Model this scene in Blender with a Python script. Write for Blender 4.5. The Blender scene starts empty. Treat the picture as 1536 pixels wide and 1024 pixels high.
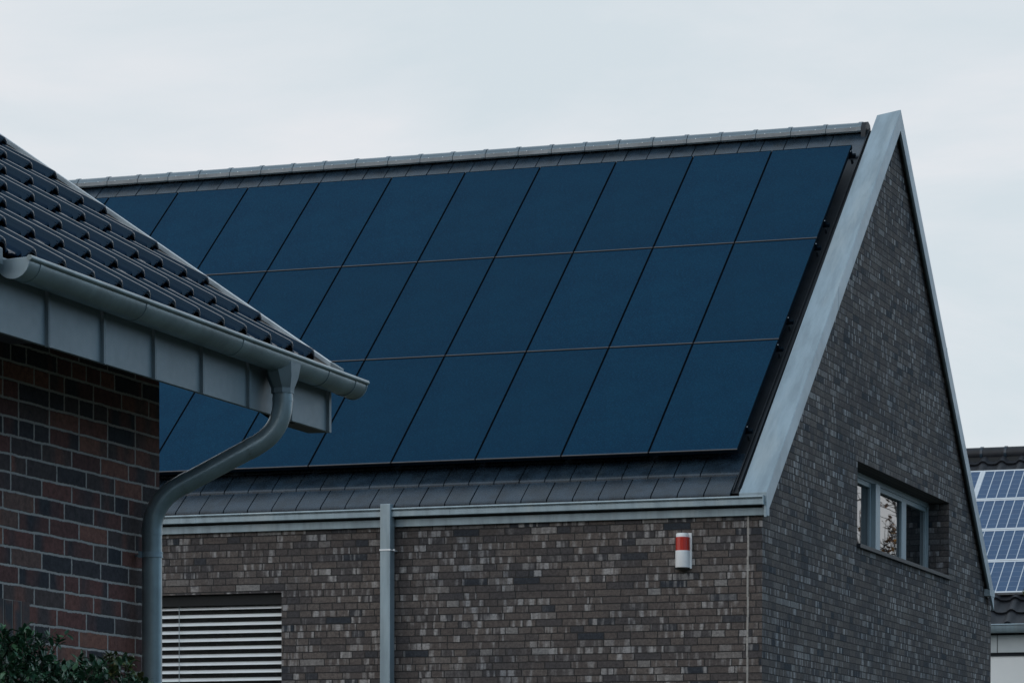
import bpy, math, random
from mathutils import Vector, Matrix, noise as mnoise
random.seed(7)
sc = bpy.context.scene
COL = sc.collection
R = math.radians

# ------------------------------------------------------------------ mesh helpers
class MB:
    """collects shapes in world coordinates, links them as one mesh object"""
    def __init__(s): s.v = []; s.f = []; s.m = []
    def poly(s, pts, m=0):
        i = len(s.v); s.v += [tuple(p) for p in pts]; s.f.append(tuple(range(i, i+len(pts)))); s.m.append(m)
    def hexa(s, p, m=0):
        # p: 8 points, bottom ring 0-3, top ring 4-7
        i = len(s.v); s.v += [tuple(q) for q in p]
        for f in ((3,2,1,0),(4,5,6,7),(0,1,5,4),(1,2,6,5),(2,3,7,6),(3,0,4,7)):
            s.f.append(tuple(i+k for k in f)); s.m.append(m)
    def box(s, x0,x1,y0,y1,z0,z1, m=0):
        s.hexa([(x0,y0,z0),(x1,y0,z0),(x1,y1,z0),(x0,y1,z0),(x0,y0,z1),(x1,y0,z1),(x1,y1,z1),(x0,y1,z1)], m)
    def fbox(s, F, a0,a1,b0,b1,c0,c1, m=0):
        """box in a frame function F(a,b,c)->world"""
        s.hexa([F(a0,b0,c0),F(a1,b0,c0),F(a1,b1,c0),F(a0,b1,c0),F(a0,b0,c1),F(a1,b0,c1),F(a1,b1,c1),F(a0,b1,c1)], m)
    def loft(s, rings, closed=True, caps=True, m=0):
        i0 = len(s.v); n = len(rings[0])
        for r in rings: s.v += [tuple(p) for p in r]
        for k in range(len(rings)-1):
            for j in range(n if closed else n-1):
                a = i0+k*n+j; b = i0+k*n+(j+1) % n
                s.f.append((a, b, b+n, a+n)); s.m.append(m)
        if caps and closed:
            s.f.append(tuple(i0+j for j in reversed(range(n)))); s.m.append(m)
            s.f.append(tuple(i0+(len(rings)-1)*n+j for j in range(n))); s.m.append(m)
    def prism(s, prof, x0, x1, m=0, axis='x'):
        f = {'x': lambda a,b,t:(t,a,b), 'y': lambda a,b,t:(a,t,b), 'z': lambda a,b,t:(a,b,t)}[axis]
        s.loft([[f(a,b,x0) for a,b in prof],[f(a,b,x1) for a,b in prof]], m=m)
    def tube(s, path, rad, n=20, m=0, caps=True):
        path = [Vector(p) for p in path]; rings = []
        up = None
        for k, p in enumerate(path):
            d = (path[min(k+1,len(path)-1)]-path[max(k-1,0)]).normalized()
            if up is None:
                up = Vector((0,1,0)) if abs(d.y) < .9 else Vector((1,0,0))
            a = d.cross(up).normalized(); b = a.cross(d).normalized(); up = b
            rr = rad[k] if isinstance(rad,(list,tuple)) else rad
            rings.append([p+a*rr*math.cos(2*math.pi*j/n)+b*rr*math.sin(2*math.pi*j/n) for j in range(n)])
        s.loft(rings, m=m, caps=caps)
    def build(s, name, mats, parent=None, smooth=None, bevel=0, base=None):
        off = Vector((0,0,0))
        if parent is not None:
            q = parent
            while q is not None: off += q.location; q = q.parent
        loc = Vector(base) if base is not None else Vector((0,0,0))
        if parent is not None: loc = Vector((0,0,0))
        tot = off+loc
        me = bpy.data.meshes.new(name)
        me.from_pydata([tuple(Vector(p)-tot) for p in s.v], [], s.f)
        if not isinstance(mats,(list,tuple)): mats = [mats]
        for mm in mats: me.materials.append(mm)
        me.polygons.foreach_set('material_index', s.m)
        import bmesh
        bm = bmesh.new(); bm.from_mesh(me)
        bmesh.ops.remove_doubles(bm, verts=bm.verts, dist=1e-5)
        bmesh.ops.recalc_face_normals(bm, faces=bm.faces)
        bm.to_mesh(me); bm.free()
        if smooth is not None:
            me.shade_smooth(); me.set_sharp_from_angle(angle=R(smooth))
        o = bpy.data.objects.new(name, me); COL.objects.link(o)
        o.location = loc
        if parent is not None: o.parent = parent
        if bevel:
            b = o.modifiers.new('bevel','BEVEL'); b.width = bevel; b.segments = 2; b.limit_method = 'ANGLE'; b.angle_limit = R(40)
        return o

def tag(o, label=None, cat=None, group=None, kind=None):
    if label: o['label'] = label
    if cat: o['category'] = cat
    if group: o['group'] = group
    if kind: o['kind'] = kind
    return o
def thing(name, loc, label, cat, group=None):
    o = bpy.data.objects.new(name, None); COL.objects.link(o); o.location = loc
    return tag(o, label, cat, group)

# ------------------------------------------------------------------ material helpers
class NT:
    def __init__(s, name):
        s.mat = bpy.data.materials.new(name); s.mat.use_nodes = True
        s.t = s.mat.node_tree; s.t.nodes.clear()
        s.out = s.n('ShaderNodeOutputMaterial'); s.b = s.n('ShaderNodeBsdfPrincipled')
        s.t.links.new(s.b.outputs[0], s.out.inputs[0])
        s.co = s.n('ShaderNodeTexCoord').outputs['Object']
    def n(s, k, **kw):
        nd = s.t.nodes.new(k)
        for a, b in kw.items(): setattr(nd, a, b)
        return nd
    def put(s, inp, v):
        if isinstance(v, bpy.types.NodeSocket): s.t.links.new(v, inp)
        else: inp.default_value = v
    def m(s, op, a, b=None, c=None, clamp=False):
        nd = s.n('ShaderNodeMath', operation=op, use_clamp=clamp)
        s.put(nd.inputs[0], a)
        if b is not None: s.put(nd.inputs[1], b)
        if c is not None: s.put(nd.inputs[2], c)
        return nd.outputs[0]
    def step(s, v, lo, hi):
        nd = s.n('ShaderNodeMapRange', interpolation_type='SMOOTHSTEP')
        s.put(nd.inputs[0], v); nd.inputs[1].default_value = lo; nd.inputs[2].default_value = hi
        return nd.outputs[0]
    def rng(s, v, a, b):
        nd = s.n('ShaderNodeMapRange'); s.put(nd.inputs[0], v); nd.inputs[3].default_value = a; nd.inputs[4].default_value = b
        return nd.outputs[0]
    def comb(s, x, y, z):
        nd = s.n('ShaderNodeCombineXYZ')
        for i, q in enumerate((x,y,z)): s.put(nd.inputs[i], q)
        return nd.outputs[0]
    def sep(s, v):
        nd = s.n('ShaderNodeSeparateXYZ'); s.put(nd.inputs[0], v); return nd.outputs
    def noise(s, v, scale=5, detail=2, rough=.5, col=False):
        nd = s.n('ShaderNodeTexNoise'); s.put(nd.inputs['Vector'], v); nd.inputs['Scale'].default_value = scale
        nd.inputs['Detail'].default_value = detail; nd.inputs['Roughness'].default_value = rough
        return nd.outputs[1 if col else 0]
    def white(s, v):
        nd = s.n('ShaderNodeTexWhiteNoise', noise_dimensions='3D'); s.put(nd.inputs['Vector'], v); return nd.outputs
    def ramp(s, v, stops, interp='LINEAR'):
        nd = s.n('ShaderNodeValToRGB'); cr = nd.color_ramp; cr.interpolation = interp
        while len(cr.elements) < len(stops): cr.elements.new(.5)
        for e, (p, c) in zip(cr.elements, stops): e.position = p; e.color = (*c, 1)
        s.put(nd.inputs[0], v); return nd.outputs[0]
    def mix(s, f, a, b, mode='MIX'):
        nd = s.n('ShaderNodeMix', data_type='RGBA', blend_type=mode)
        s.put(nd.inputs[0], f)
        s.put(nd.inputs[6], (*a,1) if isinstance(a,tuple) else a); s.put(nd.inputs[7], (*b,1) if isinstance(b,tuple) else b)
        return nd.outputs[2]
    def scale(s, v, x, y, z):
        nd = s.n('ShaderNodeVectorMath', operation='MULTIPLY'); s.put(nd.inputs[0], v); nd.inputs[1].default_value = (x,y,z); return nd.outputs[0]
    def bump(s, h, dist, strength=1):
        nd = s.n('ShaderNodeBump'); nd.inputs['Distance'].default_value = dist; nd.inputs['Strength'].default_value = strength
        s.put(nd.inputs['Height'], h); s.t.links.new(nd.outputs[0], s.b.inputs['Normal'])
    def set(s, **kw):
        for k, v in kw.items():
            k = k.replace('_',' ')
            if isinstance(v, tuple) and len(v) == 3: v = (*v, 1)
            s.put(s.b.inputs[k], v)

def simple(name, col, rough=.5, metal=0, var=.12, nscale=6, bump=0, spec=.5, stretch=(1,1,1), dirt=None):
    N = NT(name)
    co = N.scale(N.co, *stretch)
    n1 = N.noise(co, nscale, 4, .6); n2 = N.noise(co, nscale*9, 2)
    lo = tuple(c*(1-var) for c in col); hi = tuple(min(1,c*(1+var)) for c in col)
    c = N.mix(N.step(n1,.3,.7), lo, hi)
    if dirt:
        c = N.mix(N.m('MULTIPLY', N.step(N.noise(co, nscale*.45, 5, .65),.48,.72), dirt[1]), c, dirt[0])
    N.set(Base_Color=c, Metallic=float(metal), Roughness=N.rng(n2, max(0,rough-.08), min(1,rough+.08)))
    N.b.inputs['Specular IOR Level'].default_value = spec
    if bump: N.bump(N.m('ADD', N.noise(co, nscale*12, 3, .6), N.m('MULTIPLY', N.noise(co, nscale, 2, .5), 3.)), bump)
    return N.mat

def brick(name, L, H, J, vph, uph, tones, mortar, splitp, patch, two_tone, bumpd, offs, stain):
    N = NT(name)
    X, Y, Z = N.sep(N.co)
    g = N.n('ShaderNodeNewGeometry')
    nx = N.m('GREATER_THAN', N.m('ABSOLUTE', N.sep(g.outputs['True Normal'])[0]), .5)
    u = N.m('ADD', N.m('MULTIPLY', Y, nx), N.m('MULTIPLY', X, N.m('SUBTRACT', 1., nx)))
    nz = N.m('GREATER_THAN', N.m('ABSOLUTE', N.sep(g.outputs['True Normal'])[2]), .7)
    wob = N.m('MULTIPLY', N.m('SUBTRACT', N.noise(N.comb(u, Z, nx), 7, 3), .5), .011)
    v = N.m('ADD', N.m('DIVIDE', N.m('ADD', Z, wob), H), vph)
    row = N.m('FLOOR', v); fv = N.m('FRACT', v)
    r1 = N.white(N.comb(row, 3.7, nx))[0]
    if offs == 'half':
        sh = N.m('ADD', N.m('MULTIPLY', N.m('FLOORED_MODULO', row, 2.), .5), N.m('MULTIPLY', N.m('FLOOR', N.m('MULTIPLY', r1, 3.)), .25))
    else: sh = r1
    uu = N.m('ADD', N.m('ADD', N.m('DIVIDE', u, L), sh), uph)
    bi = N.m('FLOOR', uu); fu = N.m('FRACT', uu)
    rb = N.white(N.comb(bi, row, 1.3))[0]
    sp = N.m('LESS_THAN', rb, splitp)
    fu2x = N.m('MULTIPLY', fu, 2.)
    sub = N.m('MULTIPLY', N.m('FLOOR', fu2x), sp)
    fu2 = N.m('ADD', N.m('MULTIPLY', N.m('FRACT', fu2x), sp), N.m('MULTIPLY', fu, N.m('SUBTRACT', 1., sp)))
    ln = N.m('DIVIDE', L, N.m('ADD', sp, 1.))
    dv = N.m('MULTIPLY', N.m('MINIMUM', fv, N.m('SUBTRACT', 1., fv)), H)
    du = N.m('MULTIPLY', N.m('MINIMUM', fu2, N.m('SUBTRACT', 1., fu2)), ln)
    d = N.m('MINIMUM', dv, du)
    rough_n = N.noise(N.comb(u, Z, nx), 60, 3)
    d = N.m('ADD', d, N.m('MULTIPLY', N.m('SUBTRACT', rough_n, .5), J*.9))
    mask = N.step(d, J*.5-.0018, J*.5+.0018)
    idv = N.comb(N.m('ADD', bi, N.m('MULTIPLY', sub, .5)), row, 7.1)
    rc = N.white(idv)
    base = N.ramp(rc[0], tones, 'LINEAR')
    # tonal drift inside each brick
    bu = N.comb(N.m('ADD', N.m('MULTIPLY', u, 1.), N.m('MULTIPLY', rc[0], 9.)), N.m('ADD', N.m('MULTIPLY', Z, .22), N.m('MULTIPLY', row, 1.7)), nx)
    if patch:
        pn = N.noise(N.scale(bu, patch[0], patch[0]*.55, 1), 1, 2, .5)
        pm = N.m('MULTIPLY', N.step(pn, patch[2], patch[2]+.17), N.m('MULTIPLY', N.step(N.white(N.comb(bi,row,4.4))[0], .15, .75), patch[3]))
        base = N.mix(pm, base, patch[1])
    if two_tone:
        tn = N.noise(N.scale(bu, 5.5, 4, 1), 1, 1, .4)
        tm = N.m('MULTIPLY', N.step(N.m('ADD', tn, N.m('MULTIPLY', N.m('SUBTRACT', N.white(N.comb(bi,row,9.4))[0], .5), .55)), .43, .64), .9)
        base = N.mix(tm, base, N.ramp(rc[0], two_tone))
    fine = N.noise(N.comb(u, Z, nx), 30, 5, .75)
    base = N.mix(N.m('MULTIPLY', N.step(fine,.25,.8), .35), base, (.0,.0,.0), 'MULTIPLY') if False else base
    base = N.mix(.85, base, N.ramp(fine, [(0.34,(.38,.38,.40)),(.66,(1.,.99,.98))]), 'MULTIPLY')
    base = N.mix(1., base, (1.18,1.18,1.18), 'MULTIPLY')
    big = N.noise(N.comb(N.m('MULTIPLY',u,.8), Z, nx), .9, 4, .6)
    base = N.mix(N.m('MULTIPLY', N.step(big,.45,.75), stain[1]), base, stain[0], 'MULTIPLY')
    mcol = N.mix(N.noise(N.comb(u, Z, nx), 14, 3), tuple(c*.7 for c in mortar), tuple(min(1,c*1.25) for c in mortar))
    col = N.mix(mask, mcol, base)
    N.set(Base_Color=col, Roughness=.88)
    N.b.inputs['Specular IOR Level'].default_value = .25
    # bricks lean in and out a little
    tilt = N.m('MULTIPLY', rc[0], .25)
    h = N.m('ADD', N.m('MULTIPLY', mask, N.m('ADD', 1., tilt)), N.m('MULTIPLY', fine, .35))
    N.bump(h, bumpd)
    return N.mat

M = {}
M['clinker'] = brick('dark_clinker_brick', .306, .0782, .010, .15, .0,
    [(0,(.038,.045,.056)),(.10,(.082,.075,.077)),(.5,(.118,.098,.090)),(.92,(.150,.126,.114)),(1,(.26,.245,.235))],
    (.046,.044,.044), .38, (12.5, (.42,.40,.39), .49, .85), None, .011, 'free', ((.5,.58,.68), .75))
M['redbrick'] = brick('red_and_blue_brick', .300, .0838, .0125, .35, .1,
    [(0,(.034,.040,.050)),(.5,(.062,.054,.060)),(.85,(.10,.072,.068)),(1,(.16,.095,.08))],
    (.40,.37,.35), .13, None, [(0,(.125,.060,.055)),(.6,(.18,.075,.064)),(1,(.28,.125,.09))], .006, 'half', ((.6,.6,.65), .6))
M['zinc'] = simple('weathered_zinc', (.275,.35,.395), .42, .35, .16, 2.6, 0.0006, .5, (3,.5,.5), ((.40,.46,.48), .6))
M['zinc_old'] = simple('old_zinc', (.27,.335,.36), .34, .5, .16, 4, 0.0005, .5, (1,1,1), ((.10,.13,.14), .5))
M['zinc_grey'] = simple('grey_zinc_sheet', (.19,.235,.26), .5, .3, .08, 3, 0.0004, .5, (1,1,1), ((.13,.165,.18), .4))
M['dark_sheet'] = simple('dark_sheet', (.014,.019,.025), .5, 0, .2, 6, spec=.3)
M['tile'] = simple('flat_clay_tile', (.015,.028,.043), .28, 0, .35, 5, .0006, .5, (1,1,1), ((.040,.052,.060), .4))
M['ridge'] = simple('ridge_tile', (.13,.175,.205), .22, 0, .10, 2, 0, .6, (1,1,1), ((.22,.22,.22), .3))
M['slate'] = simple('dark_engobed_tile', (.020,.022,.027), .5, 0, .25, 4, 0, .3)
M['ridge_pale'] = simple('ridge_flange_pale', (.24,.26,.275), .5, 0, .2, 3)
M['glazed'] = simple('glazed_pantile', (.0012,.0085,.021), .14, 0, .2, 5, .0003, .45)
for _n in M['glazed'].node_tree.nodes:
    if _n.type == 'BSDF_PRINCIPLED': _n.inputs['Specular Tint'].default_value = (.35,.65,1,1); _n.inputs['IOR'].default_value = 1.38
M['trim'] = simple('bright_verge_trim', (.50,.57,.61), .35, .3, .06)
M['black'] = simple('black_void', (.008,.009,.01), .8, 0, .1)
M['frame'] = simple('black_anodised', (.003,.008,.014), .7, 0, .1, spec=.2)
for _n in M['frame'].node_tree.nodes:
    if _n.type == 'BSDF_PRINCIPLED': _n.inputs['IOR'].default_value = 1.15
M['frame_edge_light'] = simple('painted_edge_light', (.115,.108,.110), .45, .2, .1)
M['bolt'] = simple('steel_bolt', (.6,.65,.68), .3, .9, .1)
M['alu'] = simple('silver_aluminium', (.70,.72,.74), .35, .6, .05)
M['slat'] = simple('slat_aluminium', (.84,.87,.88), .35, .1, .03)
M['winframe'] = simple('grey_window_frame', (.30,.36,.39), .4, .1, .05)
M['sealant'] = simple('joint_sealant', (.33,.31,.29), .8, 0, .2, 30)
M['white'] = simple('white_plastic', (.86,.87,.88), .35, 0, .03, 20)
M['render'] = simple('white_render', (.9,.91,.90), .85, 0, .03, 2, .0005)
M['panelboard'] = simple('pale_fascia_board', (.52,.56,.57), .6, 0, .05, 3)
M['grass'] = simple('lawn', (.035,.045,.03), .9, 0, .3, 2)
M['verge_beige'] = simple('verge_board_grey', (.40,.38,.36), .6, .1, .15, 5)

def pv_glass():
    N = NT('textured_dark_blue_glass')
    n = N.noise(N.co, 1.6, 4, .65); g = N.noise(N.co, 55, 3, .7)
    c = N.mix(N.step(n,.2,.8), (.0009,.0215,.053), (.0018,.0325,.070))
    c = N.mix(N.m('MULTIPLY', N.step(g,.42,.72), .8), c, (.005,.057,.110))
    rnd_ = N.n('ShaderNodeObjectInfo').outputs['Random']
    c = N.mix(N.m('MULTIPLY', rnd_, .35), c, (.001,.022,.046))
    N.set(Base_Color=c, Roughness=.55); N.b.inputs['IOR'].default_value = 1.16; N.b.inputs['Specular IOR Level'].default_value = .4
    N.b.inputs['Specular Tint'].default_value = (.3,.6,.9,1)
    N.bump(g, .0008)
    return N.mat
M['pv'] = pv_glass()
def pv_cells():
    # framed module: cell grid, local x across (0..1.6), local v along slope encoded in UV-like object coords
    N = NT('polycrystalline_cells')
    uvn = N.n('ShaderNodeUVMap').outputs[0]
    x, y, z = N.sep(uvn)
    fx = N.m('FRACT', x); fy = N.m('FRACT', y)
    dx = N.m('MINIMUM', fx, N.m('SUBTRACT',1.,fx)); dy = N.m('MINIMUM', fy, N.m('SUBTRACT',1.,fy))
    lx = N.m('LESS_THAN', dx, .045); ly = N.m('LESS_THAN', dy, .02)
    bx = N.m('FRACT', N.m('MULTIPLY', y, 1.)); 
    w = N.white(N.comb(N.m('FLOOR',x), N.m('FLOOR',y), 2.))[0]
    cry = N.noise(N.co, 40, 3, .6)
    c = N.mix(w, (.005,.040,.115), (.010,.054,.14))
    c = N.mix(N.m('MULTIPLY', cry, .5), c, (.02,.09,.20))
    c = N.mix(N.m('MULTIPLY', ly, .45), c, (.35,.42,.5))
    c = N.mix(lx, c, (.5,.55,.6))
    N.set(Base_Color=c, Roughness=.18); N.b.inputs['Specular IOR Level'].default_value = .5
    return N.mat
M['cells'] = pv_cells()
def pane():
    N = NT('reflective_window_pane')
    N.set(Base_Color=(.01,.013,.015), Roughness=.015); N.b.inputs['IOR'].default_value = 3.6
    return N.mat
M['pane'] = pane()
def redlens():
    N = NT('red_lens')
    x = N.sep(N.co)[0]
    rib = N.m('SINE', N.m('MULTIPLY', x, 420.))
    N.set(Base_Color=N.mix(N.m('MULTIPLY_ADD', rib, .5, .5), (.36,.02,.015), (.62,.05,.03)), Roughness=.2)
    return N.mat
M['red'] = redlens()
def leafmat(name, a, b, c3):
    N = NT(name)
    g = N.n('ShaderNodeNewGeometry').outputs['Random Per Island']
    N.set(Base_Color=N.ramp(g, [(0,a),(.6,b),(1,c3)]), Roughness=.32)
    return N.mat
M['leaf'] = leafmat('evergreen_leaf', (.018,.055,.034), (.032,.10,.055), (.07,.16,.08))
M['leaf_fresh'] = leafmat('fresh_leaf', (.05,.09,.03), (.09,.13,.04), (.14,.12,.04))
M['autumn'] = leafmat('autumn_leaf', (.22,.08,.02), (.35,.15,.03), (.45,.26,.06))
M['bark'] = simple('bark', (.07,.055,.045), .9, 0, .3, 8, .003)

def bricks_plain(name, c, c2):
    N = NT(name); n = N.noise(N.co, 9, 3); f_ = N.noise(N.co, 50, 3)
    N.set(Base_Color=N.mix(N.step(n,.4,.6), c, c2), Roughness=.85); N.bump(f_, .003); return N.mat
GZ = -5.2
# ------------------------------------------------------------------ setting
g = MB(); g.poly([(-400,-400,GZ),(400,-400,GZ),(400,400,GZ),(-400,400,GZ)])
tag(g.build('ground', M['grass']), kind='structure')

# ------------------------------------------------------------------ main house
HL = 16.0             # length along x
TF = .83              # front roof tile plane  z = .30 + TF*y
YR = 6.1375           # ridge
YB = 12.12            # rear eaves
def zc(y):            # coping top, outer edge
    return .34+.8596*y if y <= YR else .34+.8596*YR-(y-YR)*(.34+.8596*YR-.045)/(YB-YR)
def zt(y):            # tile plane
    return .30+TF*y if y <= YR else .30+TF*YR-(y-YR)*.90
house = thing('brick_house', (-8,6,GZ), 'dark clinker brick house with steep solar roof and zinc coping along its gable', 'house')

w = MB()
XL, XR_, ZO, ZB = -7.62, -5.645, -.698, -2.35
for x0,x1,z0,z1 in ((-HL,XL,GZ,.22),(XR_,0,GZ,.22),(XL,XR_,ZO,.22),(XL,XR_,GZ,ZB)):
    w.poly([(x0,0,z0),(x1,0,z0),(x1,0,z1),(x0,0,z1)])
w.poly([(XL,0,ZB),(XL,.30,ZB),(XL,.30,ZO),(XL,0,ZO)]); w.poly([(XR_,0,ZB),(XR_,.30,ZB),(XR_,.30,ZO),(XR_,0,ZO)])
w.poly([(XL,0,ZO),(XR_,0,ZO),(XR_,.30,ZO),(XL,.30,ZO)]); w.poly([(XL,0,ZB),(XR_,0,ZB),(XR_,.30,ZB),(XL,.30,ZB)])
WY0, WY1, WZ0, WZ1 = 4.282, 9.457, .062, 1.055
YW = 12.30
def zg(y): return min(zc(max(y,.0))-.12, 9) if y < YB else -.1
for xg, hole in ((0,True),(-HL,False)):
    ys = [0, WY0, YR, WY1, YB-.05, YW]
    for a, b in zip(ys[:-1], ys[1:]):
        if hole and WY0 <= a and b <= WY1:
            w.poly([(xg,a,GZ),(xg,b,GZ),(xg,b,WZ0),(xg,a,WZ0)])
            w.poly([(xg,a,WZ1),(xg,b,WZ1),(xg,b,zg(b)),(xg,a,zg(a))])
        else: w.poly([(xg,a,GZ),(xg,b,GZ),(xg,b,zg(b)),(xg,a,zg(a))])
D = .335
w.poly([(0,WY0,WZ0),(-D,WY0,WZ0),(-D,WY0,WZ1),(0,WY0,WZ1)]); w.poly([(0,WY1,WZ0),(-D,WY1,WZ0),(-D,WY1,WZ1),(0,WY1,WZ1)])
w.poly([(0,WY0,WZ1),(-D,WY0,WZ1),(-D,WY1,WZ1),(0,WY1,WZ1)]); w.poly([(0,WY0,WZ0),(-D,WY0,WZ0),(-D,WY1,WZ0),(0,WY1,WZ0)])
w.poly([(-HL,YW,GZ),(0,YW,GZ),(0,YW,-.1),(-HL,YW,-.1)])
w.build('wall', M['clinker'], house)
j = MB(); 
pts = [(-.163,.0),(-.159,.004)]
for k in range(24):
    z1 = .0-.218*k; z0 = z1-.2185
    x = -.160+.003*math.sin(k*1.9)-.0006*k
    j.box(x-.0105, x+.0105, -.004, .01, z0, z1)
j.build('expansion_joint', M['sealant'], house)

# flat tiles
rf = MB()
rnd = random.Random(3)
def course(front, k):
    xr = -.327 if k % 2 == 0 else -.306
    if 2 <= k <= 18: xr -= .2995  # tiles stop short for the dark shade strip by the coping
    n = int((HL+xr-.3)/.2995)
    for i in range(n):
        x1 = xr-.2995*i+(0 if k % 2 == 0 else -.148) if True else 0
        if k % 2 and i == 0: x1 = xr
        x0 = (xr-.2995*(i+1)+(0 if k % 2 == 0 else -.148))
        if front:
            ya = -.12+.30*k; yb = min(ya+.335, YR)
            if ya >= YR-.35: return
            if ya > YR-.65: yb = YR
        else:
            ya = 12.25-.30*k; yb = max(ya-.335, YR)
            if ya <= YR+.05: return
        e = rnd.uniform(-.0025,.0025); gp = .0065
        A, B = zt(ya)+.030+e, zt(yb)+.004+e
        sl = (B-A)/(yb-ya)
        # rounded front edge: two extra lines
        s_ = 1 if yb > ya else -1
        prof = [(ya, A-.024),(ya, A-.008),(ya+s_*.014, A+.002+sl*s_*.014),(ya+s_*.045, A+.0035+sl*s_*.045),(yb, B),(yb, B-.022)]
        rf.prism(prof, x0+gp, x1-gp)
for k in range(22):
    course(True, k); course(False, k)
roof = rf.build('roof', M['tile'], house)
ul = MB()
for a, b in ((-.06,YR),(YR,12.22)):
    ul.hexa([(-HL+.05,a,zt(a)-.09),(-.02,a,zt(a)-.09),(-.02,b,zt(b)-.09),(-HL+.05,b,zt(b)-.09),
             (-HL+.05,a,zt(a)-.014),(-.02,a,zt(a)-.014),(-.02,b,zt(b)-.014),(-HL+.05,b,zt(b)-.014)])
ul.build('underlay', M['black'], roof)
# ridge caps
rc = MB()
nxt = -.395; step = .4545
while nxt > -HL+.3:
    x1 = nxt; x0 = nxt-step+.006
    def prof(g, lift): return [(-.140-g,-.092+lift),(-.136-g,-.040+lift)]+[(-(.112+g)*math.cos(a), -.034+lift+(.072+g)*math.sin(a)) for a in [R(q) for q in (8,25,45,65,90,115,135,155,172)]]+[(.136+g,-.040+lift),(.140+g,-.092+lift)]
    zr = 5.452
    for (a, b, gg, lf) in ((x0, x1-.03, 0, 0),(x1-.045, x1, .006, .003)):
        p = prof(gg, lf)
        rings = [[(t, YR+q[0], zr+q[1]) for q in p] for t in (a, b)]
        inner = [[(t, YR+q[0]*.9, zr+q[1]-.014) for q in p] for t in (a, b)]
        rc.loft([rings[0]+inner[0][::-1], rings[1]+inner[1][::-1]])
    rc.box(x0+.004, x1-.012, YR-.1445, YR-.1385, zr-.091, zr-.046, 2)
    for sx in (.13,.33):
        rc.box(x1-sx-.004, x1-sx+.004, YR-.149, YR-.134, zr-.048, zr-.040, 1)
    nxt -= step
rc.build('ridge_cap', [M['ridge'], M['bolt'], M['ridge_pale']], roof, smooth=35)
# dark end cap of the ridge
ec = MB(); pr = [(-.155,-.17),(-.142,-.03),(-.10,.035),(0,.062),(.10,.035),(.142,-.03),(.155,-.17)]
ec.prism([(YR+a, 5.435+b) for a, b in pr], -.392, -.335); ec.build('ridge_end_cap', M['dark_sheet'], roof, smooth=40)
# side flashing between tiles and coping, widened dark to paint shade (both gables)
fl = MB()
for a, b in ((-.06,YR-.02),):
    F = lambda y, dz: zt(y)+dz
    def strip(x0,x1,d0,d1):
        fl.hexa([(x0,a,F(a,d0)),(x1,a,F(a,d0)),(x1,b,F(b,d0)),(x0,b,F(b,d0)),(x0,a,F(a,d1)),(x1,a,F(a,d1)),(x1,b,F(b,d1)),(x0,b,F(b,d1))])
    strip(-.66,-.225,-.03,-.004); strip(-.262,-.248,.006,.055); strip(-.318,-.304,.006,.035)
fl.build('side_flashing_shade', M['dark_sheet'], roof, bevel=.003)

# coping on the gable walls
def coping(x_in, x_out, flip):
    c = MB()
    def sec(y, d):   # ring at y; d: vertical depth
        zo = zc(y); zi = zo-.012-.035*max(0,(y/YR if y <= YR else (YB+.0-y)/(YB-YR)))
        ang = .262; dn = .08+.15*min(max(y,0),YR)/YR if y <= YR else .1
        return [(x_out,y,zo),(x_in,y,zi),(x_in,y,zi-dn),(x_in+.03*flip,y,zi-dn),(x_in+.03*flip,y,zi-.03),(x_out-.03*flip,y,zo-.03),(x_out-.03*flip,y,zo-ang),(x_out,y,zo-ang)]
    ang = .262
    ysA = [-.127,.0,3.0,6.0,YR]; 
    r_ = [sec(y, ang) for y in ysA]
    # bottom end: outer fascia runs down to a point at the eaves
    c.loft([[(q) for q in r] for r in r_])
    ysB = [YR, 9, YB]
    c.loft([sec(y, ang) for y in ysB])
    o = c.build('gable_coping', M['zinc'], house, bevel=.004)
    s = MB()
    # standing joints and folded lip at the eaves end
    s.hexa([(x_in-.001,-.134,zc(-.127)-.105),(x_out+.001,-.134,zc(-.127)-.105),(x_out+.001,-.095,zc(-.095)-.04),(x_in-.001,-.095,zc(-.095)-.05),
            (x_in-.001,-.134,zc(-.127)-.0),(x_out+.001,-.134,zc(-.127)+.004),(x_out+.001,-.05,zc(-.05)+.005),(x_in-.001,-.05,zc(-.05)-.006)])
    for y in (3.0, 8.9):
        s.build('coping_joint', M['zinc'], o, bevel=.002); s = MB()
        s.hexa([(x_out-.01*flip,y,zc(y)-.266),(x_out+.0025*flip,y,zc(y)-.266),(x_out+.0025*flip,y+.012,zc(y+.012)-.266),(x_out-.01*flip,y+.012,zc(y+.012)-.266),
                (x_out-.01*flip,y,zc(y)+.002),(x_out+.0025*flip,y,zc(y)+.002),(x_out+.0025*flip,y+.012,zc(y+.012)+.002),(x_out-.01*flip,y+.012,zc(y+.012)+.002)])
    # rear eaves end piece
    s.build('coping_joint', M['zinc'], o, bevel=.002); s = MB()
    s.box(min(x_out-.36*flip,x_out+.004*flip), max(x_out-.36*flip,x_out+.004*flip), YB-.30, YB+.03, zc(YB)-.07, zc(YB)+.03)
    s.build('coping_joint', M['zinc'], o, bevel=.002)
coping(-.225, .08, 1)
coping(-HL+.225, -HL-.08, -1)

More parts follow.
